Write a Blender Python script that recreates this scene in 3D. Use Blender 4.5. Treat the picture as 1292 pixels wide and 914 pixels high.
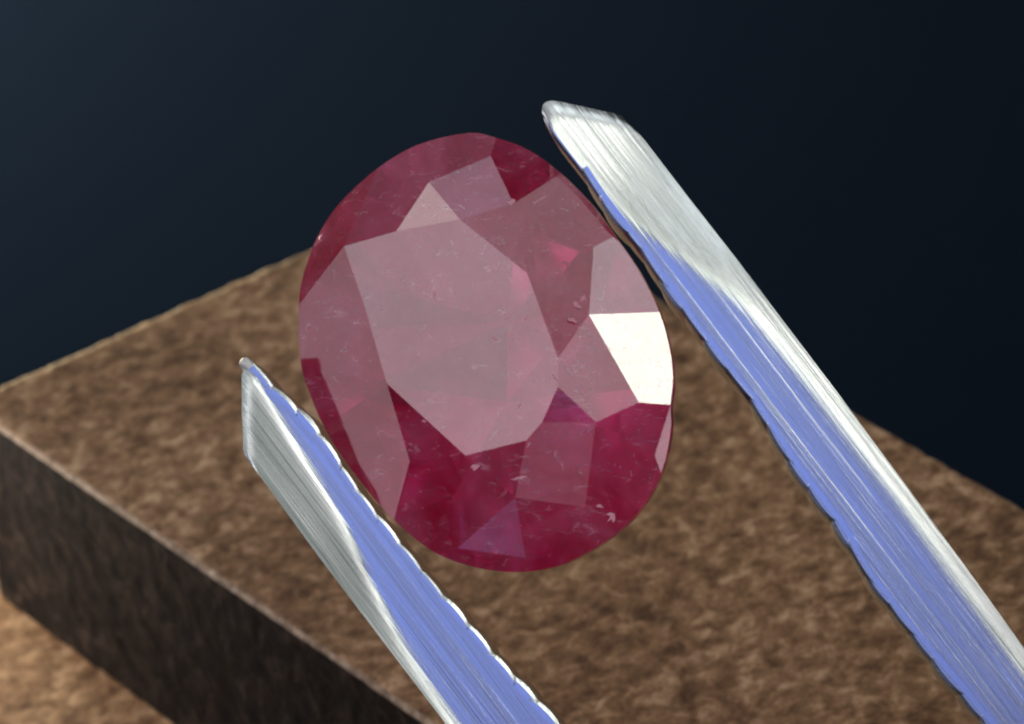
import bpy, bmesh, math, random
from mathutils import Vector, Matrix, noise

# ------------------------------------------------------------------ set-up
for o in list(bpy.data.objects):
    bpy.data.objects.remove(o, do_unlink=True)
S = bpy.context.scene
COL = S.collection
MM = 0.001                                   # everything below is laid out in millimetres


def V3(p):
    return Vector(p) * MM


# ------------------------------------------------------------------ camera
cam_d = bpy.data.cameras.new('camera')
cam = bpy.data.objects.new('camera', cam_d)
COL.objects.link(cam)
R_, U_, B_ = Vector((0.62396, 0.77563, -0.09521)), Vector((-0.37798, 0.40619, 0.83195)), Vector((0.68396, -0.48312, 0.54662))
m3 = Matrix((R_, U_, B_)).transposed()
cam.matrix_world = Matrix.Translation(V3((84.811, -59.907, 67.781))) @ m3.to_4x4()
cam_d.sensor_width = 6.0
cam_d.lens = 6900.0 / 1292.0 * 6.0
cam_d.clip_start = 0.002
cam_d.clip_end = 20.0
cam_d.dof.use_dof = True
cam_d.dof.focus_distance = 0.0995
cam_d.dof.aperture_fstop = 50.0
S.camera = cam
TARGET = V3((16.06, -11.9, 13.3))            # the stone

# ------------------------------------------------------------------ light
world = bpy.data.worlds.new('World')
S.world = world
world.use_nodes = True
bg = world.node_tree.nodes['Background']
bg.inputs[0].default_value = (0.42, 0.55, 0.9, 1)
bg.inputs[1].default_value = 0.012
vs = S.view_settings
vs.view_transform = 'Standard'
vs.look = 'None'
vs.exposure = 0.0
vs.gamma = 1.0
vs.use_curve_mapping = False
S.cycles.sample_clamp_indirect = 4.0
S.cycles.filter_width = 2.2
S.cycles.max_bounces = 14
S.cycles.transmission_bounces = 12


def soft_box(name, cam_dir, dist, size, radiance, colour, size_y=None):
    """area lamp at a distance (m) from the stone; cam_dir is along right, up, back of the photograph"""
    d = (R_ * cam_dir[0] + U_ * cam_dir[1] + B_ * cam_dir[2]).normalized()
    l = bpy.data.lights.new(name, 'AREA')
    l.shape = 'RECTANGLE'
    l.size, l.size_y = size, size_y or size
    l.color = colour
    l.energy = radiance * math.pi * l.size * l.size_y
    o = bpy.data.objects.new(name, l)
    COL.objects.link(o)
    o.location = TARGET + d * dist
    o.rotation_euler = d.to_track_quat('Z', 'Y').to_euler()
    return o


soft_box('large_soft_lamp', (-.56, .34, .75), .50, .28, 2.55, (.98, .93, 1.0), .15)
soft_box('stone_fill', (.45, -.38, .81), .40, .16, 3.8, (1.0, .96, .93))  # unseen fill, added to brighten the red inside the stone
soft_box('overhead_lamp', (-.04, .705, .71), .50, .22, 1.25, (1.0, .92, .97), .09)
soft_box('front_lamp', (.33, .36, .87), .50, .09, 1.9, (1.0, .95, .98), .10)
soft_box('upper_front_lamp', (.25, .585, .77), .50, .09, 3.2, (.90, .97, 1.0), .07)
soft_box('rear_top_fill', (-.50, .86, -.05), .40, .13, .34, (.9, .8, 1.0))  # added dim light for the upper-left facets to reflect
soft_box('upper_arm_fill', (-.03, .50, .865), .50, .11, .70, (.92, 1.0, .97), .12)  # added light, mirrored as even grey by the upper arm's tip
soft_box('lower_arm_fill', (.52, .43, .74), .50, .15, .50, (.90, 1.0, .95), .16)  # added light, mirrored as grey by the lower arm's outer zone
soft_box('glint_lamp', (.20, .34, .92), .50, .048, 14.0, (.96, 1.0, .87))  # small bright lamp that makes one crown facet glint white
soft_box('blue_lamp', (-.10, .14, .98), .60, .17, 1.7, (.215, .315, 1.0))
soft_box('streak_fill', (-.255, .025, .965), .50, .06, .5, (.85, .92, 1.0), .09)  # added beside the blue so brushed streaks catch a paler tone
soft_box('streak_fill', (.045, .25, .965), .50, .045, .5, (.9, .95, 1.0), .07)  # second added streak light, on the other side of the blue
soft_box('fill_lamp', (-.09, -.06, .99), .60, .07, .55, (1.0, .8, .85))
soft_box('back_lamp', (-.55, .77, .33), .45, .09, 3.4, (1.0, .95, .95))
soft_box('violet_lamp', (-.30, .885, .36), .45, .07, 1.7, (.87, .82, 1.0))
soft_box('side_lamp', (-.97, -.10, .17), .16, .075, 1.2, (1.0, .88, .95), .07)
soft_box('rear_fill', (-.68, .42, -.60), .30, .16, .08, (1.0, .85, .92))  # added faint light behind, reflected by the left edge facets
soft_box('block_fill', (-.5, .77, -.4), .20, .06, 12.5, (1.0, .92, .80))  # unseen light added from behind left to brighten the block top
soft_box('violet_facet_fill', (-.57, -.64, .51), .12, .018, .7, (.5, .45, 1.0))  # hidden light added only to tint one lower facet violet


def near_lamp(name, loc, aim, size, radiance, colour):
    l = bpy.data.lights.new(name, 'AREA')
    l.size = size
    l.color = colour
    l.energy = radiance * math.pi * size * size
    o = bpy.data.objects.new(name, l)
    COL.objects.link(o)
    o.location = V3(loc)
    o.rotation_euler = (V3(loc) - V3(aim)).to_track_quat('Z', 'Y').to_euler()


near_lamp('backdrop_fill', (-108, 4, -10), (-68, 30, -30), .03, 165.0, (1.0, .90, .56))  # unseen light added low at left for the backdrop's falloff
near_lamp('corner_fill', (-13, -16, -1), (-6, -10.0, -3), .004, 34.0, (1.0, .88, .74))  # unseen light added to lift the left end of the block's side


# ------------------------------------------------------------------ helpers
def link(name, me, mat, parent=None):
    o = bpy.data.objects.new(name, me)
    COL.objects.link(o)
    if mat is not None:
        me.materials.append(mat)
    if parent is not None:
        o.parent = parent
    return o


def thing(name, label, cat, matrix=None):
    o = bpy.data.objects.new(name, None)
    o.empty_display_size = 0.002
    COL.objects.link(o)
    if matrix is not None:
        o.matrix_world = matrix
    o['label'] = label
    o['category'] = cat
    return o


def pydata(name, verts, faces, smooth=False):
    me = bpy.data.meshes.new(name)
    me.from_pydata([tuple(c * MM for c in v) for v in verts], [], faces)
    me.update()
    if smooth:
        me.polygons.foreach_set('use_smooth', [True] * len(me.polygons))
    return me


def frame(f, a, b, c):
    m = Matrix((Vector(f[a]), Vector(f[b]), Vector(f[c]))).transposed().to_4x4()
    m.translation = V3(f['o'])
    return m


class Nodes:
    def __init__(self, name):
        self.mat = bpy.data.materials.new(name)
        self.mat.use_nodes = True
        self.t = self.mat.node_tree
        self.b = self.t.nodes['Principled BSDF']

    def add(self, kind, **kw):
        n = self.t.nodes.new(kind)
        for k, v in kw.items():
            if k[0] == '_':
                n.inputs[k[1:].replace('_', ' ')].default_value = v
            else:
                setattr(n, k, v)
        return n

    def wire(self, a, b):
        self.t.links.new(a, b)

    def coords(self, scale, rot=(0, 0, 0)):
        tc = self.add('ShaderNodeTexCoord')
        mp = self.add('ShaderNodeMapping')
        mp.inputs['Scale'].default_value = [s / MM for s in scale]      # given per millimetre
        mp.inputs['Rotation'].default_value = rot
        self.wire(tc.outputs['Object'], mp.inputs['Vector'])
        return mp.outputs['Vector']

    def noise(self, vec, scale=1.0, detail=4.0, rough=.55, dist=0.0):
        n = self.add('ShaderNodeTexNoise')
        n.inputs['Scale'].default_value = scale
        n.inputs['Detail'].default_value = detail
        n.inputs['Roughness'].default_value = rough
        n.inputs['Distortion'].default_value = dist
        self.wire(vec, n.inputs['Vector'])
        return n.outputs['Fac']

    def ramp(self, fac, stops):
        r = self.add('ShaderNodeValToRGB')
        e = r.color_ramp.elements
        while len(e) < len(stops):
            e.new(.5)
        for el, (p, c) in zip(e, stops):
            el.position = p
            el.color = c if len(c) == 4 else (*c, 1)
        self.wire(fac, r.inputs['Fac'])
        return r.outputs['Color']

    def grey(self, fac, lo, hi, a=0.0, b=1.0):
        m = self.add('ShaderNodeMapRange')
        for i, v in enumerate((lo, hi, a, b)):
            m.inputs[i + 1].default_value = v
        self.wire(fac, m.inputs[0])
        return m.outputs[0]

    def bump(self, h, strength, dist_mm):
        b = self.add('ShaderNodeBump')
        b.inputs['Strength'].default_value = strength
        b.inputs['Distance'].default_value = dist_mm * MM
        self.wire(h, b.inputs['Height'])
        return b.outputs['Normal']


# ------------------------------------------------------------------ materials
def mat_suede():
    n = Nodes('brown_grained_surface')
    v = n.coords((1, 1, 1), (0, 0, math.radians(25)))
    v2 = n.coords((1.0, .8, 1), (0, 0, math.radians(40)))
    a = n.noise(v2, 2.0, 6, .74, .3)
    b = n.noise(v, .16, 2, .5)
    mx = n.add('ShaderNodeMath', operation='MULTIPLY_ADD')
    mx.inputs[1].default_value = .30
    n.wire(b, mx.inputs[0])
    n.wire(a, mx.inputs[2])
    c = n.ramp(mx.outputs[0], [(.49, (.085, .042, .022)), (.61, (.20, .112, .055)), (.69, (.30, .180, .095)), (.80, (.52, .36, .22))])
    n.wire(c, n.b.inputs['Base Color'])
    n.b.inputs['Roughness'].default_value = .75
    n.b.inputs['Specular IOR Level'].default_value = .25
    h = n.noise(v, 7.0, 4, .65, .1)
    n.wire(n.bump(h, .7, .05), n.b.inputs['Normal'])
    return n.mat


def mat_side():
    n = Nodes('shaded_side_brown')  # shade on the side faces, put into a darker brown than the top
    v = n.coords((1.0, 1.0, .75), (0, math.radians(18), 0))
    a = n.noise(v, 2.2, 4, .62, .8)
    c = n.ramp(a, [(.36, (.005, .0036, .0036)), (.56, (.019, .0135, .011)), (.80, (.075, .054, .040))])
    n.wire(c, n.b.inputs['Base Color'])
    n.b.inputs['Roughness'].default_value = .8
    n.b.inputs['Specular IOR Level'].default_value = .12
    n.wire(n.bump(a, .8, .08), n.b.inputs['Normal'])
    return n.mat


def mat_worn():
    n = Nodes('worn_pale_edge')
    v = n.coords((1, 1, 1))
    a = n.noise(v, 3.0, 4, .65, .5)
    c = n.ramp(a, [(.35, (.14, .09, .055)), (.55, (.36, .27, .19)), (.75, (.58, .48, .38))])
    n.wire(c, n.b.inputs['Base Color'])
    n.b.inputs['Roughness'].default_value = .7
    n.wire(n.bump(a, .7, .06), n.b.inputs['Normal'])
    return n.mat


def mat_backdrop():
    n = Nodes('dark_navy_cloth')
    v = n.coords((1, 1, 1))
    a = n.noise(v, .6, 3)
    c = n.ramp(a, [(.3, (.0020, .0036, .0085)), (.7, (.0021, .0038, .0089))])
    n.wire(c, n.b.inputs['Base Color'])
    n.b.inputs['Roughness'].default_value = 1.0
    n.b.inputs['Specular IOR Level'].default_value = 0.0
    return n.mat


def mat_steel():
    n = Nodes('brushed_steel')
    v = n.coords((.035, 4.5, 3.0))
    v3 = n.coords((.08, 20.0, 6.0))
    a = n.noise(v, 1.0, 3, .5, 0.0)
    b = n.noise(v3, 1.0, 3, .6, 0.0)
    mx = n.add('ShaderNodeMath', operation='MULTIPLY_ADD')
    mx.inputs[1].default_value = .5
    n.wire(b, mx.inputs[0])
    n.wire(a, mx.inputs[2])
    n.b.inputs['Base Color'].default_value = (.52, .535, .53, 1)
    n.b.inputs['Metallic'].default_value = 1.0
    n.wire(n.grey(a, .3, .7, .17, .28), n.b.inputs['Roughness'])
    sep = n.add('ShaderNodeSeparateXYZ')
    n.wire(n.coords((1, 1, 1)), sep.inputs[0])
    bmp = n.add('ShaderNodeBump')
    bmp.inputs['Distance'].default_value = .020 * MM
    n.wire(mx.outputs[0], bmp.inputs['Height'])
    n.wire(n.grey(sep.outputs[0], 1.0, 7.0, .28, .68), bmp.inputs['Strength'])     # the tips are worn smoother
    n.wire(bmp.outputs[0], n.b.inputs['Normal'])
    return n.mat


def mat_scuffed():
    n = Nodes('scuffed_steel')
    n.b.inputs['Base Color'].default_value = (.80, .80, .74, 1)
    n.b.inputs['Metallic'].default_value = .5
    n.b.inputs['Roughness'].default_value = .5
    return n.mat


def mat_crown():
    n = Nodes('ruby_facet')
    v = n.coords((1, 1, 1))
    cloud = n.noise(v, .75, 5, .62, .7)
    fine = n.noise(v, 6.0, 4, .65, .4)
    silk = n.noise(n.coords((1.0, 2.6, 1.0), (0, 0, math.radians(35))), 2.2, 5, .7, 1.2)
    c = n.ramp(cloud, [(.3, (.78, .024, .20)), (.7, (.88, .080, .33))])
    # pale inclusions under the surface: feathers and clouds
    mx = n.add('ShaderNodeMixRGB')
    mx.inputs[2].default_value = (.85, .52, .62, 1)
    hz = n.add('ShaderNodeMath', operation='ADD', use_clamp=True)
    n.wire(n.grey(silk, .56, .74, 0.0, .6), hz.inputs[0])
    n.wire(n.grey(n.noise(n.coords((1, 1, 1), (.4, .2, .7)), 3.6, 4, .65, 1.0), .63, .75, 0.0, .7), hz.inputs[1])
    n.wire(hz.outputs[0], mx.inputs[0])
    body = n.ramp(cloud, [(.3, (.52, .045, .15)), (.7, (.62, .17, .30))])
    n.wire(body, mx.inputs[1])
    rough = n.grey(fine, .3, .75, .04, .12)
    bump = n.bump(fine, .10, .003)
    n.wire(c, n.b.inputs['Base Color'])
    n.b.inputs['IOR'].default_value = 1.77
    n.b.inputs['Transmission Weight'].default_value = 1.0
    # milky body: the stone is only half clear
    m = n.add('ShaderNodeBsdfPrincipled')
    m.inputs['IOR'].default_value = 1.77
    n.wire(mx.outputs[0], m.inputs['Base Color'])
    for sh in (n.b, m):
        n.wire(rough, sh.inputs['Roughness'])
        n.wire(bump, sh.inputs['Normal'])
    ms = n.add('ShaderNodeMixShader')
    fac = n.add('ShaderNodeMath', operation='MULTIPLY_ADD', use_clamp=True)
    fac.inputs[1].default_value = .45
    n.wire(hz.outputs[0], fac.inputs[0])
    n.wire(n.grey(cloud, .3, .7, .12, .42), fac.inputs[2])
    n.wire(fac.outputs[0], ms.inputs[0])
    n.wire(n.b.outputs[0], ms.inputs[1])
    n.wire(m.outputs[0], ms.inputs[2])
    n.wire(ms.outputs[0], n.t.nodes['Material Output'].inputs['Surface'])
    return n.mat


def mat_pavilion():
    n = Nodes('ruby_pavilion')
    v = n.coords((1, 1, 1))
    cloud = n.noise(v, 1.4, 4, .6, .7)
    c = n.ramp(cloud, [(.3, (.68, .008, .125)), (.7, (.95, .04, .27))])
    n.wire(c, n.b.inputs['Base Color'])
    n.b.inputs['IOR'].default_value = 1.77
    n.b.inputs['Transmission Weight'].default_value = .38
    n.b.inputs['Roughness'].default_value = .16
    return n.mat


def mat_chip():
    n = Nodes('ruby_chip')
    n.b.inputs['Base Color'].default_value = (.82, .36, .45, 1)
    n.b.inputs['Roughness'].default_value = .45
    n.b.inputs['Specular IOR Level'].default_value = .25
    return n.mat


SUEDE, SIDE, CLOTH, STEEL = mat_suede(), mat_side(), mat_backdrop(), mat_steel()
WORN = mat_worn()
SCUFFED = mat_scuffed()
CROWN, PAVILION, CHIP = mat_crown(), mat_pavilion(), mat_chip()

# ------------------------------------------------------------------ measured shapes (millimetres)
GEM_FRAME = {'o': [16.0564, -11.9011, 13.2971],
  'x': [0.78155, 0.61442, 0.10801],
  'y': [-0.47426, 0.4727, 0.74272],
  'z': [0.40529, -0.6317, 0.66083]}
GEM_VERTS = {'T1': (-2.4766, 1.9807, 0.8),
  'Tm': (-1.4652, 2.2084, 0.8001),
  'T2': (-0.2464, 2.365, 0.8),
  'T3': (1.0391, 1.306, 0.7999),
  'T4': (1.6229, -0.2743, 0.8001),
  'T4b': (1.6222, -0.7946, 0.8),
  'T5a': (1.3224, -1.4316, 0.8),
  'T5': (1.0228, -1.7513, 0.8),
  'T6': (-0.1344, -1.9799, 0.8),
  'T7': (-1.639, -0.5956, 0.7999),
  'T8': (-2.0569, 0.7985, 0.8),
  'S1': (-0.9467, 3.1481, 0.4825),
  'M1': (0.1561, 3.6224, 0.2103),
  'M2': (0.7062, 2.649, 0.5551),
  'K1': (2.14, 1.8173, 0.2657),
  'K2': (2.1168, 0.5442, 0.4986),
  'Wv': (2.9553, -1.0545, 0.1655),
  'N': (2.2483, -1.431, 0.5035),
  'R': (1.9945, -2.946, 0.3643),
  'R2': (0.788, -2.7705, 0.7207),
  'H2': (3.1949, -2.0077, -0.0245),
  'H3': (2.5901, -2.9441, 0.1605),
  'V2': (0.804, -3.803, 0.1487),
  'V3': (-0.4772, -3.5918, 0.2026),
  'P': (-1.2787, -2.0049, 0.5449),
  'Q0': (-3.1958, -0.188, 0.257),
  'Q1': (-2.778, -1.3549, 0.1543),
  'G0': (-0.3956, 4.1439, -0.1239),
  'G1': (0.187, 4.004, -0.0281),
  'G2': (0.8231, 3.7337, -0.0433),
  'G3': (1.4666, 3.249, 0.075),
  'G4': (2.0179, 2.6791, 0.0519),
  'G5': (2.4902, 2.0349, 0.0761),
  'G6': (2.9414, 1.3402, -0.0154),
  'G7': (3.2931, 0.6118, -0.0313),
  'G8': (3.4795, -0.0627, -0.0479),
  'G9': (3.5297, -0.6124, -0.0726),
  'G10': (3.4887, -1.0912, -0.0519),
  'G11': (3.4905, -1.5846, -0.0377),
  'G12': (3.3111, -2.3289, -0.03),
  'G13': (2.9216, -3.018, 0.073),
  'G14': (2.3278, -3.4909, -0.0161),
  'G15': (1.4668, -3.9258, 0.0095),
  'G16': (0.6152, -4.0338, -0.0698),
  'G17': (-0.2053, -3.9235, -0.0353),
  'G18': (-0.9473, -3.6385, 0.111),
  'G19': (-1.7162, -3.0185, 0.1419),
  'G20': (-2.3942, -2.2813, 0.0501),
  'G21': (-3.0248, -1.4013, 0.0218),
  'G22': (-3.3663, -0.6571, 0.0743),
  'G23': (-3.5726, 0.0172, 0.0724),
  'G24': (-3.5693, 1.0372, 0.186),
  'G25': (-3.5357, 1.639, 0.0287),
  'G26': (-3.2644, 2.3049, 0.0586),
  'G27': (-2.8734, 2.967, -0.1027),
  'G28': (-2.0995, 3.565, -0.0115),
  'G29': (-1.3496, 3.9665, -0.0764)}
GEM_FACETS = [
  ('table_facet', 'T1 Tm T2 T3 T4 T4b T5a T5 T6 T7 T8'),
  ('star_facet', 'Tm S1 T2'),
  ('crown_facet', 'S1 M1 M2 T2'),
  ('star_facet', 'T2 M2 T3'),
  ('crown_facet', 'M2 G3 G4 G5 K1 K2 T4 T3'),
  ('crown_facet', 'K1 G5 G6 G7 K2'),
  ('crown_facet', 'K2 G7 G8 G9 G10 Wv'),
  ('crown_facet', 'T4 K2 Wv N T4b'),
  ('star_facet', 'T4b N T5a'),
  ('crown_facet', 'T5a N R R2 T5'),
  ('crown_facet', 'N Wv G10 H2 H3 R'),
  ('rim_facet', 'G10 G11 G12 H2'),
  ('rim_facet', 'H2 G12 G13 H3'),
  ('crown_facet', 'R2 R H3 G13 G14 G15 V2'),
  ('crown_facet', 'R2 V2 V3'),
  ('rim_facet', 'V2 G15 G16 G17 G18 V3'),
  ('crown_facet', 'T6 R2 V3 G18 G19 P'),
  ('star_facet', 'T5 R2 T6'),
  ('star_facet', 'T7 T6 P'),
  ('crown_facet', 'T7 P G19 Q1 Q0'),
  ('rim_facet', 'Q0 Q1 G19 G20 G21 G22'),
  ('crown_facet', 'T1 T8 T7 Q0 G22 G23 G24'),
  ('crown_facet', 'T1 G24 G25 G26'),
  ('crown_facet', 'T1 G26 G27 G28'),
  ('crown_facet', 'T1 G28 G29 S1 Tm'),
  ('crown_facet', 'S1 G29 G0 G1 M1'),
  ('crown_facet', 'M1 G1 G2 G3 M2')]
ARM_UPPER = {'o': [15.4327, -9.4836, 17.2202],
  'u': [0.73455, 0.1002, -0.67111],
  's': [0.27049, 0.86382, 0.42502],
  'n': [0.62231, -0.49373, 0.60742],
  'inner': [[-0.038, -0.17], [0.4, -0.264], [1.399, -0.241], [2.232, -0.292], [3.125, -0.262], [3.955, -0.313], [4.739, -0.328], [5.541, -0.341], [6.48, -0.315], [7.981, -0.446], [9.288, -0.45], [10.394, -0.573], [12.115, -0.539], [13.665, -0.468]],
  'outer': [[0.931, 1.032], [1.588, 1.059], [2.898, 1.062], [4.541, 1.08], [7.413, 1.061], [9.58, 1.029], [11.75, 0.989], [13.022, 0.949]],
  'bound': [[0.435, -0.147], [1.399, -0.241], [2.49, -0.072], [3.675, 0.295], [4.891, 0.635], [6.079, 0.725], [7.555, 0.773], [9.899, 0.787], [13.384, 0.673]],
  'tip': [(0, 0.272), (0.05, 0.026), (0.1, -0.07), (0.18, -0.096), (0.3, -0.032), (0.63, 0.396), (0.98, 0.922), (1, 1.087)]}
ARM_LOWER = {'o': [13.0442, -15.1596, 13.3629],
  'u': [0.73455, 0.1002, -0.67111],
  's': [0.27049, 0.86382, 0.42502],
  'n': [0.62231, -0.49373, 0.60742],
  'inner': [[-0.023, 0.017], [0.293, 0.073], [0.741, 0.085], [1.435, 0.204], [2.148, 0.254], [2.883, 0.214], [3.53, 0.202], [4.315, 0.232], [4.984, 0.275], [5.8, 0.299], [6.568, 0.357], [7.471, 0.404], [8.743, 0.534]],
  'outer': [[1.402, -1.046], [2.132, -1.045], [3.625, -1.069], [5.079, -1.067], [6.518, -1.056], [7.551, -1.051]],
  'bound': [[0.1, -0.038], [0.828, -0.09], [1.901, -0.217], [3.353, -0.32], [4.505, -0.601], [5.602, -0.805], [6.533, -0.868], [7.595, -0.921]],
  'tip': [(0, 0.085), (0.04, -0.023), (0.27, 0.207), (0.62, 0.73), (0.98, 1.346), (1, 1.516)]}
GEM_CHIPS = [
  ([0.6633, 2.65, 0.563], [0.1809, 0.2195, 0.9587], 0.087, 0.0725, 30),
  ([-0.7149, 0.9979, 0.8], [0.0, -0.0, 1.0], 0.1304, 0.058, 100),
  ([0.6626, 0.4949, 0.8], [0.0, -0.0, 1.0], 0.0725, 0.0435, 10),
  ([1.0087, 0.4786, 0.8], [0.0, -0.0, 1.0], 0.087, 0.0435, 60),
  ([0.4367, 0.1274, 0.8], [0.0, -0.0, 1.0], 0.087, 0.0362, 150),
  ([1.7374, -0.4727, 0.7352], [0.4429, 0.0282, 0.8961], 0.1739, 0.058, -48),
  ([1.9606, -0.7866, 0.6347], [0.4429, 0.0282, 0.8961], 0.1594, 0.058, -40),
  ([1.909, 0.7346, 0.5535], [0.3445, 0.2176, 0.9132], 0.1449, 0.058, -55),
  ([2.0235, 0.8413, 0.4849], [0.3445, 0.2176, 0.9132], 0.087, 0.058, 10),
  ([1.8473, 0.4328, 0.6487], [0.3445, 0.2176, 0.9132], 0.1159, 0.0435, -15),
  ([1.6708, 1.5184, 0.4567], [0.3445, 0.2176, 0.9132], 0.1159, 0.0435, -20),
  ([0.8265, -2.4294, 0.7479], [0.016, -0.0812, 0.9966], 0.1884, 0.0435, 8),
  ([2.4605, -3.1141, 0.1774], [0.4024, -0.1021, 0.9097], 0.1159, 0.087, 30),
  ([1.1729, 3.2069, 0.1553], [0.2207, 0.4607, 0.8597], 0.0725, 0.1159, 70),
  ([-0.931, 3.7827, 0.07], [-0.0353, 0.5346, 0.8444], 0.0725, 0.1449, 60),
  ([-0.9277, -1.3223, 0.7828], [-0.2073, -0.2253, 0.952], 0.087, 0.058, 0),
  ([0.6414, 3.7346, 0.0089], [0.2207, 0.4607, 0.8597], 0.1884, 0.058, -25),
  ([-2.0233, 3.2921, 0.1634], [-0.1672, 0.4588, 0.8727], 0.1014, 0.0725, 30),
  ([1.0791, -1.8098, 0.7883], [0.2673, -0.1465, 0.9524], 0.0725, 0.0435, 45),
  ([-3.1635, 2.3187, 0.1243], [-0.4766, 0.4815, 0.7356], 0.058, 0.1304, -30),
  ([2.253, -2.9458, 0.2807], [0.1943, -0.4395, 0.877], 0.087, 0.058, 0),
  ([0.8881, -1.1247, 0.8], [0.0, -0.0, 1.0], 0.1014, 0.0362, 70),
  ([1.5626, -0.6476, 0.8], [0.0, -0.0, 1.0], 0.1159, 0.0435, -50),
  ([-2.7558, 2.6293, 0.1852], [-0.4766, 0.4815, 0.7356], 0.087, 0.0725, 40),
  ([0.055, -2.2015, 0.7789], [0.016, -0.0812, 0.9966], 0.1159, 0.058, 10)]


# ------------------------------------------------------------------ backdrop
FLOOR_Z = -30.0
bd = pydata('backdrop', [(-600, -600, FLOOR_Z), (600, -600, FLOOR_Z), (600, 600, FLOOR_Z), (-600, 600, FLOOR_Z)], [(0, 1, 2, 3)])
o = link('backdrop', bd, CLOTH)
o['kind'] = 'structure'


# ------------------------------------------------------------------ stepped block
def rough_slab(name, x0, x1, y0, y1, z0, z1, rad, step, amp, parent):
    """box with rounded edges and a grainy skin, built as one closed grid"""
    c0, c1 = Vector((x0, y0, z0)), Vector((x1, y1, z1))
    bm = bmesh.new()
    seen = {}

    def vert(p):
        k = (round(p[0], 3), round(p[1], 3), round(p[2], 3))
        if k not in seen:
            inner = Vector([min(max(p[i], c0[i] + rad), c1[i] - rad) for i in range(3)])
            d = Vector(p) - inner
            q, nn = Vector(p), Vector((0, 0, 1))
            if d.length > 1e-6:
                # rounded-box projection
                nn = d.normalized()
                q = inner + nn * rad
            g = noise.fractal(q * 2.3, 1.0, 2.0, 3) * amp + noise.noise(q * 6.5) * amp * .45 + noise.noise(q * .35) * amp * .5
            q = q + nn * g
            if p[0] < (x0 + x1) / 2:
                q.x -= .07 * (c1.y - q.y) * (x1 - q.x) / (x1 - x0)
            seen[k] = bm.verts.new(q * MM)
        return seen[k]

    def ticks(a, b, s):
        n = max(1, int(math.ceil((b - a) / s)))
        return [a + (b - a) * i / n for i in range(n + 1)]
    zt = [z for z in ticks(max(z0, z1 - 7.0), z1, step)]
    if zt[0] > z0 + .01:
        zt = ticks(z0, zt[0], 3.0)[:-1] + zt
    T = [ticks(x0, x1, step), ticks(y0, y1, step), zt]
    for ax in range(3):
        a, b = [(1, 2), (2, 0), (0, 1)][ax]
        for end in (0, 1):
            if ax == 2 and end == 0:
                continue
            val = (c0, c1)[end][ax]
            for i in range(len(T[a]) - 1):
                for j in range(len(T[b]) - 1):
                    quad, quad_co = [], []
                    for (p, q) in ((i, j), (i + 1, j), (i + 1, j + 1), (i, j + 1)):
                        co = [0, 0, 0]
                        co[ax], co[a], co[b] = val, T[a][p], T[b][q]
                        quad.append(vert(co))
                        quad_co.append(co)
                    if not end:
                        quad.reverse()
                    f = bm.faces.new(quad)
                    f.smooth = True
                    cen = [(quad_co[0][i_] + quad_co[2][i_]) / 2 for i_ in range(3)]
                    near = sum(1 for i_ in range(3) if min(abs(cen[i_] - c0[i_]), abs(cen[i_] - c1[i_])) < rad * .6)
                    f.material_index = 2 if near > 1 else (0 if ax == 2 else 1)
    me = bpy.data.meshes.new(name)
    bm.to_mesh(me)
    bm.free()
    me.materials.append(SUEDE)
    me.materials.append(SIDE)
    me.materials.append(WORN)
    ob = link(name, me, None, parent)
    return ob


blk = thing('stepped_block', 'brown grained two-level block with dark sides under the red gemstone', 'block', Matrix.Translation(V3((0, 0, FLOOR_Z))))
up = -FLOOR_Z
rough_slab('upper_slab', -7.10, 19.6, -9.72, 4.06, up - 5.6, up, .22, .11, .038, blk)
low = rough_slab('lower_step', -8.2, 19.2, -17.5, 3.9, 0.0, up - 5.55, .3, .13, .035, blk)


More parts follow.
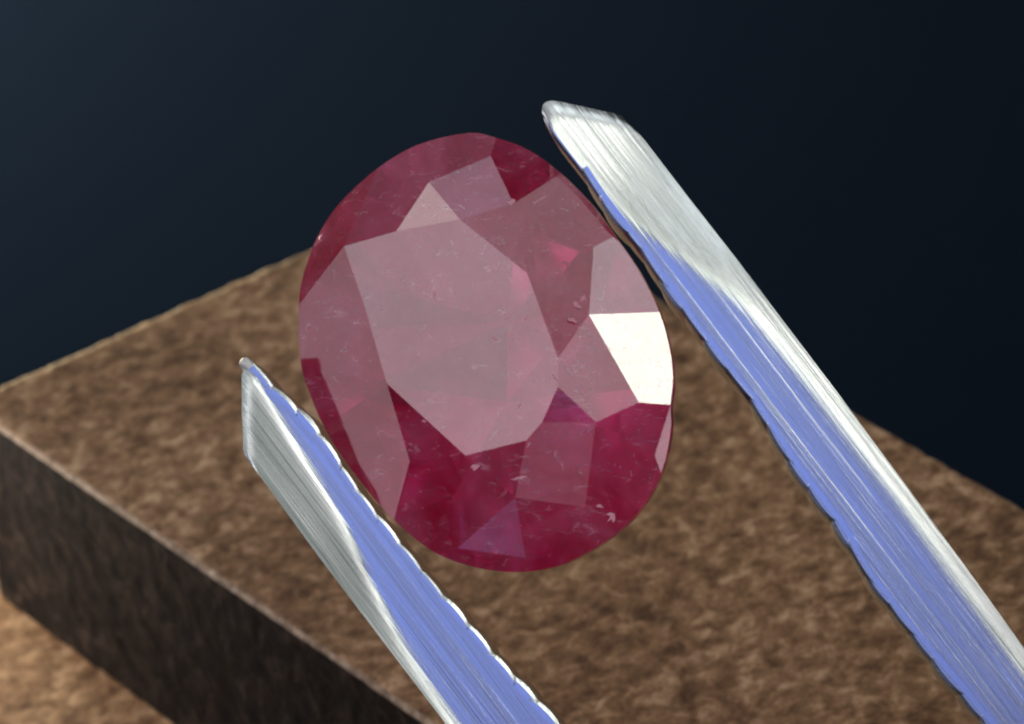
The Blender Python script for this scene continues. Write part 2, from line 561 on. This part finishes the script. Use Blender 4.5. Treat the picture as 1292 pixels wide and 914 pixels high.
# ------------------------------------------------------------------ the red stone
def build_gem():
    root = thing('gemstone', 'oval faceted red gemstone gripped between the two metal tweezer arms', 'gemstone', frame(GEM_FRAME, 'x', 'y', 'z'))
    def facet(name, pts, mat):
        c = Vector((0, 0, 0))
        for p in pts:
            c += Vector(p)
        c /= len(pts)
        nrm = Vector((0, 0, 0))
        for i in range(len(pts)):
            nrm += (Vector(pts[i]) - c).cross(Vector(pts[(i + 1) % len(pts)]) - c)
        nrm.normalize()
        pts = list(pts)
        if nrm.dot(c - Vector((0, 0, -1.0))) < 0:
            pts.reverse()
            nrm = -nrm
        me = pydata(name, pts, [tuple(range(len(pts)))], True)
        me.normals_split_custom_set([nrm] * len(me.loops))
        return link(name, me, mat, root)

    corner = [Vector(GEM_VERTS['G%d' % i]) for i in range(30)]
    NSUB = 4

    def girdle_run(i):
        # points after girdle corner i and before corner i+1, on a smooth closed curve
        p0, p1, p2, p3 = (corner[(i + d) % 30] for d in (-1, 0, 1, 2))
        out = []
        for k in range(1, NSUB):
            t = k / NSUB
            out.append(.5 * (2 * p1 + (p2 - p0) * t + (2 * p0 - 5 * p1 + 4 * p2 - p3) * t * t + (3 * p1 - p0 - 3 * p2 + p3) * t ** 3))
        return out

    for nm, keys in GEM_FACETS:
        ks = keys.split()
        loop = []
        for a, b in zip(ks, ks[1:] + ks[:1]):
            loop.append(Vector(GEM_VERTS[a]))
            if a[0] == 'G' and b[0] == 'G':
                ia, ib = int(a[1:]), int(b[1:])
                if ib == (ia + 1) % 30:
                    loop += girdle_run(ia)
                elif ia == (ib + 1) % 30:
                    loop += girdle_run(ib)[::-1]
        facet(nm, loop, CROWN)
    ring = []
    for i in range(30):
        ring.append(tuple(corner[i]))
        ring += [tuple(p) for p in girdle_run(i)]
    n = len(ring)
    low = [(x * .995, y * .995, z - .22) for x, y, z in ring]
    me = pydata('girdle', ring + low, [(i, (i + 1) % n, n + (i + 1) % n, n + i) for i in range(n)])
    link('girdle', me, CROWN, root)
    # pavilion: a belt of lower-girdle facets, then main facets running to a short keel
    mid = []
    for j in range(0, 30, 2):
        x, y, z = low[j * NSUB]
        k = .60 + .06 * math.sin(j * 2.1)
        mid.append((x * k, y * k, -1.35 - .12 * math.cos(j * 1.7)))
    keel = [(0.05, .75, -2.75), (0.05, -.75, -2.75)]
    vs_ = low + mid + keel
    nm_ = len(mid)
    fc = []
    for j in range(nm_):
        i = 2 * j * NSUB
        m0, m1 = n + j, n + (j + 1) % nm_
        run = [(i + d) % n for d in range(2 * NSUB + 1)]
        half = run[NSUB]
        fc.append(tuple(run[:NSUB + 1] + [m0]))
        fc.append((half, m1, m0))
        fc.append(tuple(run[NSUB:] + [m1]))
        y0_, y1_ = vs_[m0][1], vs_[m1][1]
        k0 = n + nm_ + (0 if y0_ > 0 else 1)
        k1 = n + nm_ + (0 if y1_ > 0 else 1)
        fc.append((m0, k0, m1) if k0 == k1 else (m0, k0, k1, m1))
    me = pydata('pavilion', vs_, fc)
    bm = bmesh.new()
    bm.from_mesh(me)
    bmesh.ops.recalc_face_normals(bm, faces=bm.faces)
    bm.to_mesh(me)
    bm.free()
    link('pavilion', me, PAVILION, root)
    rnd = random.Random(5)
    for (c, nn, la, wb, ang) in GEM_CHIPS:
        nn = Vector(nn)
        ex = Vector((1, 0, 0))
        ex = (ex - nn * ex.dot(nn)).normalized()
        ey = nn.cross(ex)
        ca, sa = math.cos(math.radians(ang)), math.sin(math.radians(ang))
        k = 13
        rim_ = []
        for i in range(k):
            a = 2 * math.pi * i / k + rnd.uniform(-.15, .15)
            r = rnd.uniform(.35, 1.3)
            x, y = la * r * math.cos(a), wb * r * math.sin(a)
            rim_.append(Vector(c) + ex * (x * ca - y * sa) + ey * (x * sa + y * ca) - nn * .004)
        top = Vector(c) + nn * rnd.uniform(.004, .009) + ex * rnd.uniform(-.3, .3) * wb
        me = pydata('chip', [top] + rim_, [(0, i + 1, (i + 1) % k + 1) for i in range(k)])
        link('chip', me, CHIP, root)
    return root


gem = build_gem()


# ------------------------------------------------------------------ tweezers
def interp(tab, t):
    tab = sorted(tab)
    if t <= tab[0][0]:
        return tab[0][1]
    for (a, b), (c, d) in zip(tab, tab[1:]):
        if t <= c:
            return b + (d - b) * (t - a) / max(1e-6, c - a)
    (a, b), (c, d) = tab[-2], tab[-1]
    return d + (d - b) / (c - a) * min(t - c, 3.0) * .5


def smooth(tab, t, w):
    return sum(interp(tab, t + w * k / 3) * c for k, c in ((-3, .08), (-2, .14), (-1, .18), (0, .2), (1, .18), (2, .14), (3, .08)))


def build_arm(A, sign, root, inv, seed):
    """sign +1: the outer side lies at larger s; local x runs from the tip to the joint, y across, z to the viewer"""
    D = 2.7
    far = 46.0
    NS = 260
    tmid = 15.0

    def bend(t):
        if t < tmid:
            return 0.0
        return -sign * 3.3 * ((t - tmid) / (far - tmid)) ** 1.4
    vfr = [0, .012, .03, .055, .08, .12, .16, .20, .27, .36, .45, .54, .63, .72, .80, .87, .925, .96, .985, 1.0]
    rows = []
    for i in range(NS + 1):
        q = i / NS
        q = q * .42 if q < .72 else .3024 + (q - .72) / .28 * .6976
        ring = []
        for v in vfr:
            ts = interp(A['tip'], v)
            t = ts + (far - ts) * q
            si, so = smooth(A['inner'], t, .3), smooth(A['outer'], t, .3)
            s = si + (so - si) * v
            sb = smooth(A['bound'], t, .9)
            x = sign * (s - sb) / .05
            sp = .05 * (math.log1p(math.exp(min(x, 40))) if x < 40 else x)
            hgt = A['slope'] * sp
            e = abs(so - si)
            hgt -= .04 * max(0, 1 - v * e / .06) ** 2 + A['bevel'] * max(0, .18 - (1 - v) * e)
            hgt += .003 * noise.noise(Vector((t * .5, s * 7, seed))) - .03 * max(0, 1 - q * 120) ** 2
            ring.append((t, s + bend(t), hgt))
        rows.append(ring)
    verts, faces = [], []
    nv = len(vfr)
    ln = nv + 2
    for ring in rows:
        verts += ring
        t, s, z = ring[-1]
        verts.append((t, s - sign * .05, -D))
        t, s, z = ring[0]
        verts.append((t, s + sign * .05, -D))
    for i in range(len(rows) - 1):
        for j in range(ln):
            a, b = i * ln + j, i * ln + (j + 1) % ln
            faces.append((a, b, b + ln, a + ln) if sign < 0 else (a, a + ln, b + ln, b))
    faces.append(tuple(range(ln)))
    faces.append(tuple(range((len(rows) - 1) * ln, len(rows) * ln)))
    me = pydata('arm', verts, faces, True)
    bm = bmesh.new()
    bm.from_mesh(me)
    bmesh.ops.recalc_face_normals(bm, faces=bm.faces)
    for e in bm.edges:
        if len(e.link_faces) == 2 and e.calc_face_angle(0) > math.radians(50):
            e.smooth = False
    bm.to_mesh(me)
    bm.free()
    arm = link('arm', me, STEEL, root)
    arm.matrix_parent_inverse = inv
    arm.matrix_basis = frame(A, 'u', 's', 'n')
    if 'burr' in A:
        bmb = bmesh.new()
        bmesh.ops.create_icosphere(bmb, subdivisions=3, radius=.14 * MM)
        for v_ in bmb.verts:
            v_.co *= 1 + .35 * noise.noise(v_.co / MM * 9)
            v_.co.y *= .8
            v_.co.z *= .35
        for f_ in bmb.faces:
            f_.smooth = True
        bme = bpy.data.meshes.new('tip_burr')
        bmb.to_mesh(bme)
        bmb.free()
        bo = link('tip_burr', bme, SCUFFED, arm)
        bo.location = V3(A['burr'])
    # gripping ridges: rounded bars across the inner side, each its own piece
    rnd = random.Random(seed)
    pts, fc = [], []
    K = 11
    for zz, gr in ((.006, 0.0), (-.006, .06), (-.03, .07), (-D + .1, .07)):
        for k in range(K):
            a = math.pi * k / (K - 1)
            pts.append(((.40 + gr) * math.cos(a), -sign * (A['bump'] + gr) * math.sin(a), zz))
        pts += [(-.40 - gr, sign * .10, zz), (.40 + gr, sign * .10, zz)]
    Q = K + 2
    for r in range(3):
        for k in range(K - 1):
            a = r * Q + k
            fc.append((a, a + 1, a + Q + 1, a + Q))
    fc.append(tuple(range(Q)))
    rme = pydata('grip_ridge', pts, fc, False)
    bm = bmesh.new()
    bm.from_mesh(rme)
    bmesh.ops.recalc_face_normals(bm, faces=bm.faces)
    bm.to_mesh(rme)
    bm.free()
    rme.materials.append(STEEL)
    t, nr = A['ridge0'], 0
    while t < 14.5:
        ob = bpy.data.objects.new('grip_ridge', rme)
        COL.objects.link(ob)
        ob.parent = arm
        ds = (interp(A['inner'], t + .2) - interp(A['inner'], t - .2)) / .4
        ob.location = V3((t, interp(A['inner'], t) + sign * A['shift'], nr % 2 * .005))
        nr += 1
        ob.rotation_euler = (0, 0, math.atan(ds))
        k = rnd.uniform(.65, 1.2)
        ob.scale = (rnd.uniform(.9, 1.1), k, 1)
        t += .66 * rnd.uniform(.86, 1.06)
    return arm


ARM_UPPER.update(slope=-.22, ridge0=1.7, bevel=.05, bump=.05, shift=.095)
ARM_LOWER.update(slope=.41, ridge0=.42, bevel=0, bump=.08, shift=.06, burr=(.08, -.04, -.02))
base = V3((45, -8, -6))
tw = thing('tweezers', 'pair of steel tweezers reflecting blue, gripping the red gemstone', 'tweezers', Matrix.Translation(base))
inv = Matrix.Translation(-base)
build_arm(ARM_UPPER, 1, tw, inv, 3)
build_arm(ARM_LOWER, -1, tw, inv, 8)
